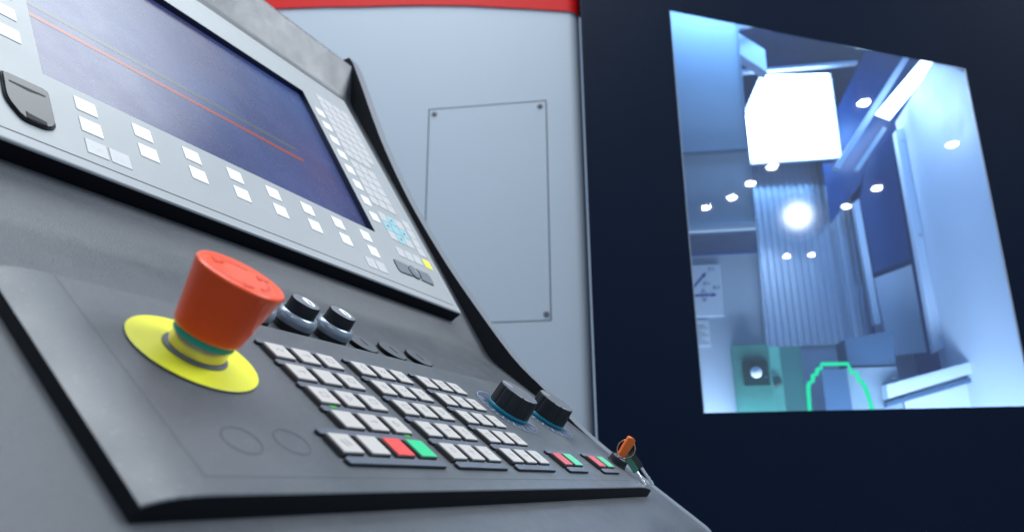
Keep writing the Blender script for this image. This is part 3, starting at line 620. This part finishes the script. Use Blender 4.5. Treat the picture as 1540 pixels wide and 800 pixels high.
put('key_bed', mesh('key_bed', box_bm(x0 + 0.02, x0 + 3 + KW - 0.02, -(4 * PV + KH - 0.02), -(4 * PV + 0.0), 0.0, 0.05), 'ridge_grey', 0), pan, LOW)
for c, kc in enumerate(('key_white', 'key_white', 'key_red', 'key_green')): key(x0 + c, 4 * PV - 0.017, kc, {2: 'red stop key', 3: 'green start key'}.get(c))
ridge(x0 - 0.1, x0 + 3 + KW + 0.1, 3 * PV + KH + 0.045, 4 * PV - 0.075)
ridge(x0 - 0.02, x0 + 3 + KW + 0.22, 4 * PV + KH + 0.05, 4 * PV + KH + 0.30)
def bar(ax, ay, bx, by, w=0.011):
    a_, b_ = Vector((ax, ay)), Vector((bx, by)); t = (b_ - a_).normalized(); nn = Vector((-t.y, t.x)) * w
    return prism_bm([tuple(a_ - nn), tuple(b_ - nn), tuple(b_ + nn), tuple(a_ + nn)], 0, 0.002)
def poly(*p): return [bar(*p[i], *p[i + 1]) for i in range(len(p) - 1)]
icons = [poly((-0.14, 0), (0.14, 0), (0.06, 0.08)) + poly((0.14, 0), (0.06, -0.08)),
         poly((-0.12, -0.1), (0.12, -0.1), (0.12, 0.1), (-0.12, 0.1), (-0.12, -0.1)),
         poly((-0.15, -0.06), (-0.05, 0.08), (0.05, -0.06), (0.15, 0.08)),
         [ring_bm(0.08, 0.10, 0, 0.002, 16)] + poly((0, 0.1), (0, 0.17)),
         poly((0, -0.14), (0, 0.14)) + poly((-0.14, 0), (0.14, 0)),
         poly((-0.14, 0.05), (0.02, 0.05)) + poly((-0.14, -0.05), (0.14, -0.05)),
         poly((-0.1, -0.12), (-0.1, 0.12), (0.1, 0), (-0.1, -0.12)),
         [ring_bm(0.04, 0.055, 0, 0.002, 12)] + poly((-0.16, 0), (-0.05, 0)) + poly((0.05, 0), (0.16, 0))]
ime = [mesh('key_print', join(*q_), 'print_grey', 0) for q_ in icons]
def prints(x0, rows, cols=3):
    for r_ in rows:
        for c in range(cols):
            if random.random() < 0.85: put('key_print', random.choice(ime), pan, LOW @ T(x0 + c + KW / 2, -(r_ * PV + KH / 2), 0.1805))
prints(0.0, range(4)); prints(3.5331, range(5)); prints(7.0592, range(5)); prints(x0 + 1, [4], 1)
put('key_print', mesh('key_print', join(box_bm(-0.10, -0.06, -0.12, 0.14, 0, 0.003), box_bm(0.06, 0.10, -0.14, 0.12, 0, 0.003)), 'print_grey', 0), pan, LOW @ T(x0 + KW / 2, -(4 * PV + KH / 2), 0.181) @ Matrix.Rotation(R(20), 4, 'Z'))
for x0 in (11.1286, 14.6443):
    key(x0, 4 * PV, 'key_rose', 'rose red key'); key(x0 + 0.985, 4 * PV, 'key_mint', 'mint green key')
    ridge(x0 - 0.10, x0 + 1.75, 4 * PV - 0.27, 4 * PV - 0.06)
    ridge(x0 + 0.0, x0 + 1.85, 4 * PV + KH + 0.05, 4 * PV + KH + 0.30)
for x, v_ in ((0.38, 2.96), (2.45, 4.02)): put('indicator_lamp', mesh('indicator_lamp', box_bm(-0.13, 0.13, -0.05, 0.05, 0, 0.012), 'led_green', 0), pan, LOW @ T(x, -v_, 0.10))

# ------------------------------------------------------------------ emergency stop
def estop():
    c = LOW @ T(-2.7707, -1.1937, 0)
    e = put('emergency_stop', mesh('emergency_stop', lathe_bm([(0, 0.0), (0.70, 0.0), (0.70, 0.10), (0.69, 0.46), (0.66, 0.48), (0, 0.48)], 56), 'steel'), console, c, 'red mushroom emergency stop on a yellow disc')
    put('yellow_disc', mesh('yellow_disc', lathe_bm([(0.5, 0.006, 1), (1.585, 0.006, 1), (1.585, 0.05, 0), (1.57, 0.06, 0), (0.5, 0.06, 0)], 80), ['yellow', 'line_dark'], 40), e, c)
    put('gasket', mesh('gasket', lathe_bm([(0.66, 0.06), (0.78, 0.06), (0.79, 0.09), (0.77, 0.125), (0.72, 0.13), (0.66, 0.12)], 56), 'ridge_grey'), e, c)
    put('teal_ring', mesh('teal_ring', lathe_bm([(0.5, 0.46), (0.735, 0.46), (0.735, 0.62), (0.5, 0.62)], 56), 'teal'), e, c)
    prof = [(0.60, 0.62), (0.76, 0.62), (0.80, 0.635), (0.82, 0.67)]
    for i in range(1, 9): t = i / 8; prof.append((0.82 + 0.25 * (0.9 * t + 0.1 * t * t), 0.67 + 1.37 * t))
    prof += [(1.085, 2.10), (1.075, 2.14), (1.045, 2.165), (0.99, 2.178), (0.9, 2.172), (0.84, 2.155), (0.80, 2.15), (0.5, 2.15), (0, 2.15)]
    put('mushroom_cap', mesh('mushroom_cap', lathe_bm(prof, 72), 'red_plastic', 50), e, c)
    arr = []
    for a0 in (R(-75), R(45), R(165)):
        pts = [(0.66 * math.cos(a0 + R(78) * i / 10), 0.66 * math.sin(a0 + R(78) * i / 10), 2.15) for i in range(11)]
        bmq = tube_bm(pts, 0.065, 6)
        for v_ in bmq.verts: v_.co.z = 2.15 * S + (v_.co.z - 2.15 * S) * 0.25
        arr.append(bmq)
        ae = a0 + R(78)
        arr.append(prism_bm([(0.50 * math.cos(ae), 0.50 * math.sin(ae)), (0.82 * math.cos(ae), 0.82 * math.sin(ae)), (0.66 * math.cos(ae + R(22)), 0.66 * math.sin(ae + R(22)))], 2.14, 2.166))
    put('turn_arrows', mesh('turn_arrows', join(*arr), 'red_dark', 40), e, c)
estop()

# ------------------------------------------------------------------ override dials
def dial(x):
    c = LOW @ T(x, -1.2802, 0)
    d = put('override_knob', mesh('override_knob', lathe_bm([(0.5, 0.17, 0)] + [(0.905, 0.17, 0), (0.91, 0.20, 0), (0.905, 0.30, 0), (0.875, 0.90, 0), (0.865, 0.97, 0), (0.835, 0.995, 1), (0.78, 1.0, 1), (0.5, 1.0, 1), (0, 1.0, 1)], 96, ribs=lambda a, z: 1 - (0.045 if z > 0.18 else 0.0) * max(0, math.sin(12 * a)) ** 6), ['knob_black', 'knob_top'], 35), console, c @ Matrix.Rotation(R(7 if x < 14 else 11), 4, 'Z'), 'black fluted rotary override knob')
    put('teal_ring', mesh('teal_ring', lathe_bm([(0.5, 0.03), (0.90, 0.03), (0.92, 0.06), (0.92, 0.155), (0.90, 0.175), (0.5, 0.175)], 64), 'teal_bright'), d, c)
    put('dial_plate', mesh('dial_plate', lathe_bm([(0, 0.004), (1.5, 0.004), (1.5, 0.014), (1.49, 0.018), (0, 0.018)], 72), 'dial_blue', 40), d, c)
    marks = [ring_bm(1.445, 1.465, 0.018, 0.021, 64)]
    for i in range(24):
        a = R(-225 + i * 270 / 23); l0 = 1.08 if i % 2 == 0 else 1.22
        ca, sa = math.cos(a), math.sin(a); w_ = 0.035 if i % 2 == 0 else 0.022
        marks.append(prism_bm([(l0 * ca - w_ * sa, l0 * sa + w_ * ca), (l0 * ca + w_ * sa, l0 * sa - w_ * ca), (1.38 * ca + w_ * sa, 1.38 * sa - w_ * ca), (1.38 * ca - w_ * sa, 1.38 * sa + w_ * ca)], 0.018, 0.021))
    put('scale_marks', mesh('scale_marks', join(*marks), 'scale_print', 0), d, c)
    put('pointer_line', mesh('pointer_line', box_bm(-0.03, 0.03, 0.35, 0.80, 1.0, 1.006), 'mark_white', 0), d, c @ Matrix.Rotation(R(35), 4, 'Z'))
dial(12.2767); dial(15.8926)

# ------------------------------------------------------------------ selector switches and blanking plugs on the housing
def selector(x):
    c = LOWB @ T(x, 3.165, 0)
    s_ = put('selector_switch', mesh('selector_switch', lathe_bm([(0.3, 0.62), (0.545, 0.62), (0.55, 0.66), (0.535, 1.03), (0.52, 1.06), (0.49, 1.07), (0, 1.07)], 56), 'knob_black', 40), console, c, 'black selector switch in a silver collar')
    put('base_skirt', mesh('base_skirt', lathe_bm([(0.3, 0.0), (0.69, 0.0), (0.69, 0.22), (0.66, 0.26), (0.3, 0.26)], 56), 'rubber_black'), s_, c)
    put('silver_collar', mesh('silver_collar', lathe_bm([(0.4, 0.22), (0.70, 0.22), (0.745, 0.28), (0.76, 0.38), (0.745, 0.50), (0.69, 0.60), (0.62, 0.645), (0.57, 0.64), (0.55, 0.60)], 56), 'silver_plastic', 60), s_, c)
    put('top_disc', mesh('top_disc', lathe_bm([(0.505, 1.068), (0.49, 1.077), (0, 1.077)], 48), 'knob_top'), s_, c)
    bm = lathe_bm([(0.25, 1.077), (0.24, 1.087), (0, 1.087)], 32); bmesh.ops.scale(bm, vec=(0.78, 1.3, 1), verts=bm.verts)
    put('white_oval', mesh('white_oval', bm, 'mark_white'), s_, c @ T(0.12, 0.02, 0))
    put('slot', mesh('slot', box_bm(-0.03, 0.03, -0.2, 0.14, 1.087, 1.091), 'edge_black', 0), s_, c @ T(0.12, -0.02, 0) @ Matrix.Rotation(R(-8), 4, 'Z'))
for x in (1.90, 3.77, 5.64): selector(x)
for x in (7.51, 9.377, 11.245):
    c = LOWB @ T(x, 3.165, 0)
    p_ = put('blanking_plug', mesh('blanking_plug', lathe_bm([(0.0, 0.0, 0), (0.68, 0.0, 0), (0.685, 0.12, 0), (0.67, 0.15, 0), (0.65, 0.16, 1), (0, 0.165, 1)], 48), ['edge_black', 'panel_grey'], 40), console, c, 'round grey blanking plug with a slot')
    put('slot', mesh('slot', box_bm(-0.035, 0.035, -0.26, 0.26, 0.164, 0.170), 'edge_black', 0), p_, c @ T(0.08, 0.05, 0))

# ------------------------------------------------------------------ key switch and the keys hanging from it
c = LOW @ T(18.15, -4.45, -0.03)
ks = put('key_switch', mesh('key_switch', lathe_bm([(0.2, -0.15), (0.46, -0.15), (0.46, 0.05), (0.43, 0.07), (0.42, 0.29), (0.40, 0.33), (0.34, 0.34), (0, 0.34)], 40), 'rubber_black'), console, c, 'black key switch with a chrome lock face')
put('lock_face', mesh('lock_face', lathe_bm([(0.34, 0.33), (0.34, 0.37), (0.30, 0.385), (0.24, 0.36), (0, 0.36)], 36), 'chrome'), ks, c)
put('keyway', mesh('keyway', box_bm(-0.04, 0.04, -0.2, 0.2, 0.36, 0.365), 'edge_black', 0), ks, c)
bunch = thing('key_bunch', 'bunch of orange, green and black headed keys on a ring in the key switch', 'keys', tuple((c @ T(0, 0, 0.36)).translation))
def head_bm(w, l, th):
    pts = rounded([(-w * 0.42, 0), (w * 0.42, 0), (w * 0.5, l * 0.55), (w * 0.5, l), (-w * 0.5, l), (-w * 0.5, l * 0.55)], [0.05, 0.05, 0.08, w * 0.3, w * 0.3, 0.08], 4)
    return prism_bm(pts, -th / 2, th / 2, 0.04)
def key_frame(p, d_, nrm):
    y = Vector(d_).normalized(); z = Vector(nrm); z = (z - y * z.dot(y)).normalized(); x = y.cross(z)
    M = Matrix((x, y, z)).transposed().to_4x4(); M.translation = Vector(p) * S
    return LOW @ M
kf = key_frame((18.15, -4.43, 0.37), (0.06, 0.02, 1), (-1, -0.9, 0.1))
put('key_head', mesh('key_head', head_bm(0.38, 0.98, 0.22), 'orange', 40), bunch, kf, 'orange plastic key head')
put('key_blade', mesh('key_blade', box_bm(-0.12, 0.12, -0.2, 0.03, -0.05, 0.05), 'chrome'), bunch, kf)
rp = [(18.28 + 0.10 * math.sin(t), -4.43 + 0.41 * math.cos(t), 0.76 + 0.41 * math.sin(t)) for t in (2 * math.pi * i / 40 for i in range(40))]
put('key_ring', mesh('key_ring', tube_bm(rp, 0.022, 8, True), 'brass', 60), bunch, LOW, 'thin brass split ring')
for mt, p0, p1, p2, lb in (('key_green_plastic', (18.34, -4.50, 0.52), (18.38, -5.32, 0.10), (18.44, -6.02, -0.06), 'green headed key'), ('rubber_black', (18.86, -4.52, 0.66), (19.02, -5.26, 0.33), (19.12, -6.10, 0.05), 'black headed key')):
    p0, p1, p2 = Vector(p0), Vector(p1), Vector(p2); d_ = p2 - p0; L_ = d_.length; lh = (p1 - p0).length
    kf = key_frame(p0, d_, (-1, -0.2, 0.45))
    put('key_head', mesh('key_head', head_bm(0.27, lh, 0.14), mt, 40), bunch, kf, lb)
    put('key_blade', mesh('key_blade', join(box_bm(-0.065, 0.065, lh - 0.03, L_, -0.035, 0.035, 0.02, 1), box_bm(-0.095, 0.03, L_ * 0.78, L_ * 0.82, -0.03, 0.03), box_bm(-0.095, 0.03, L_ * 0.90, L_ * 0.94, -0.03, 0.03)), 'chrome'), bunch, kf)
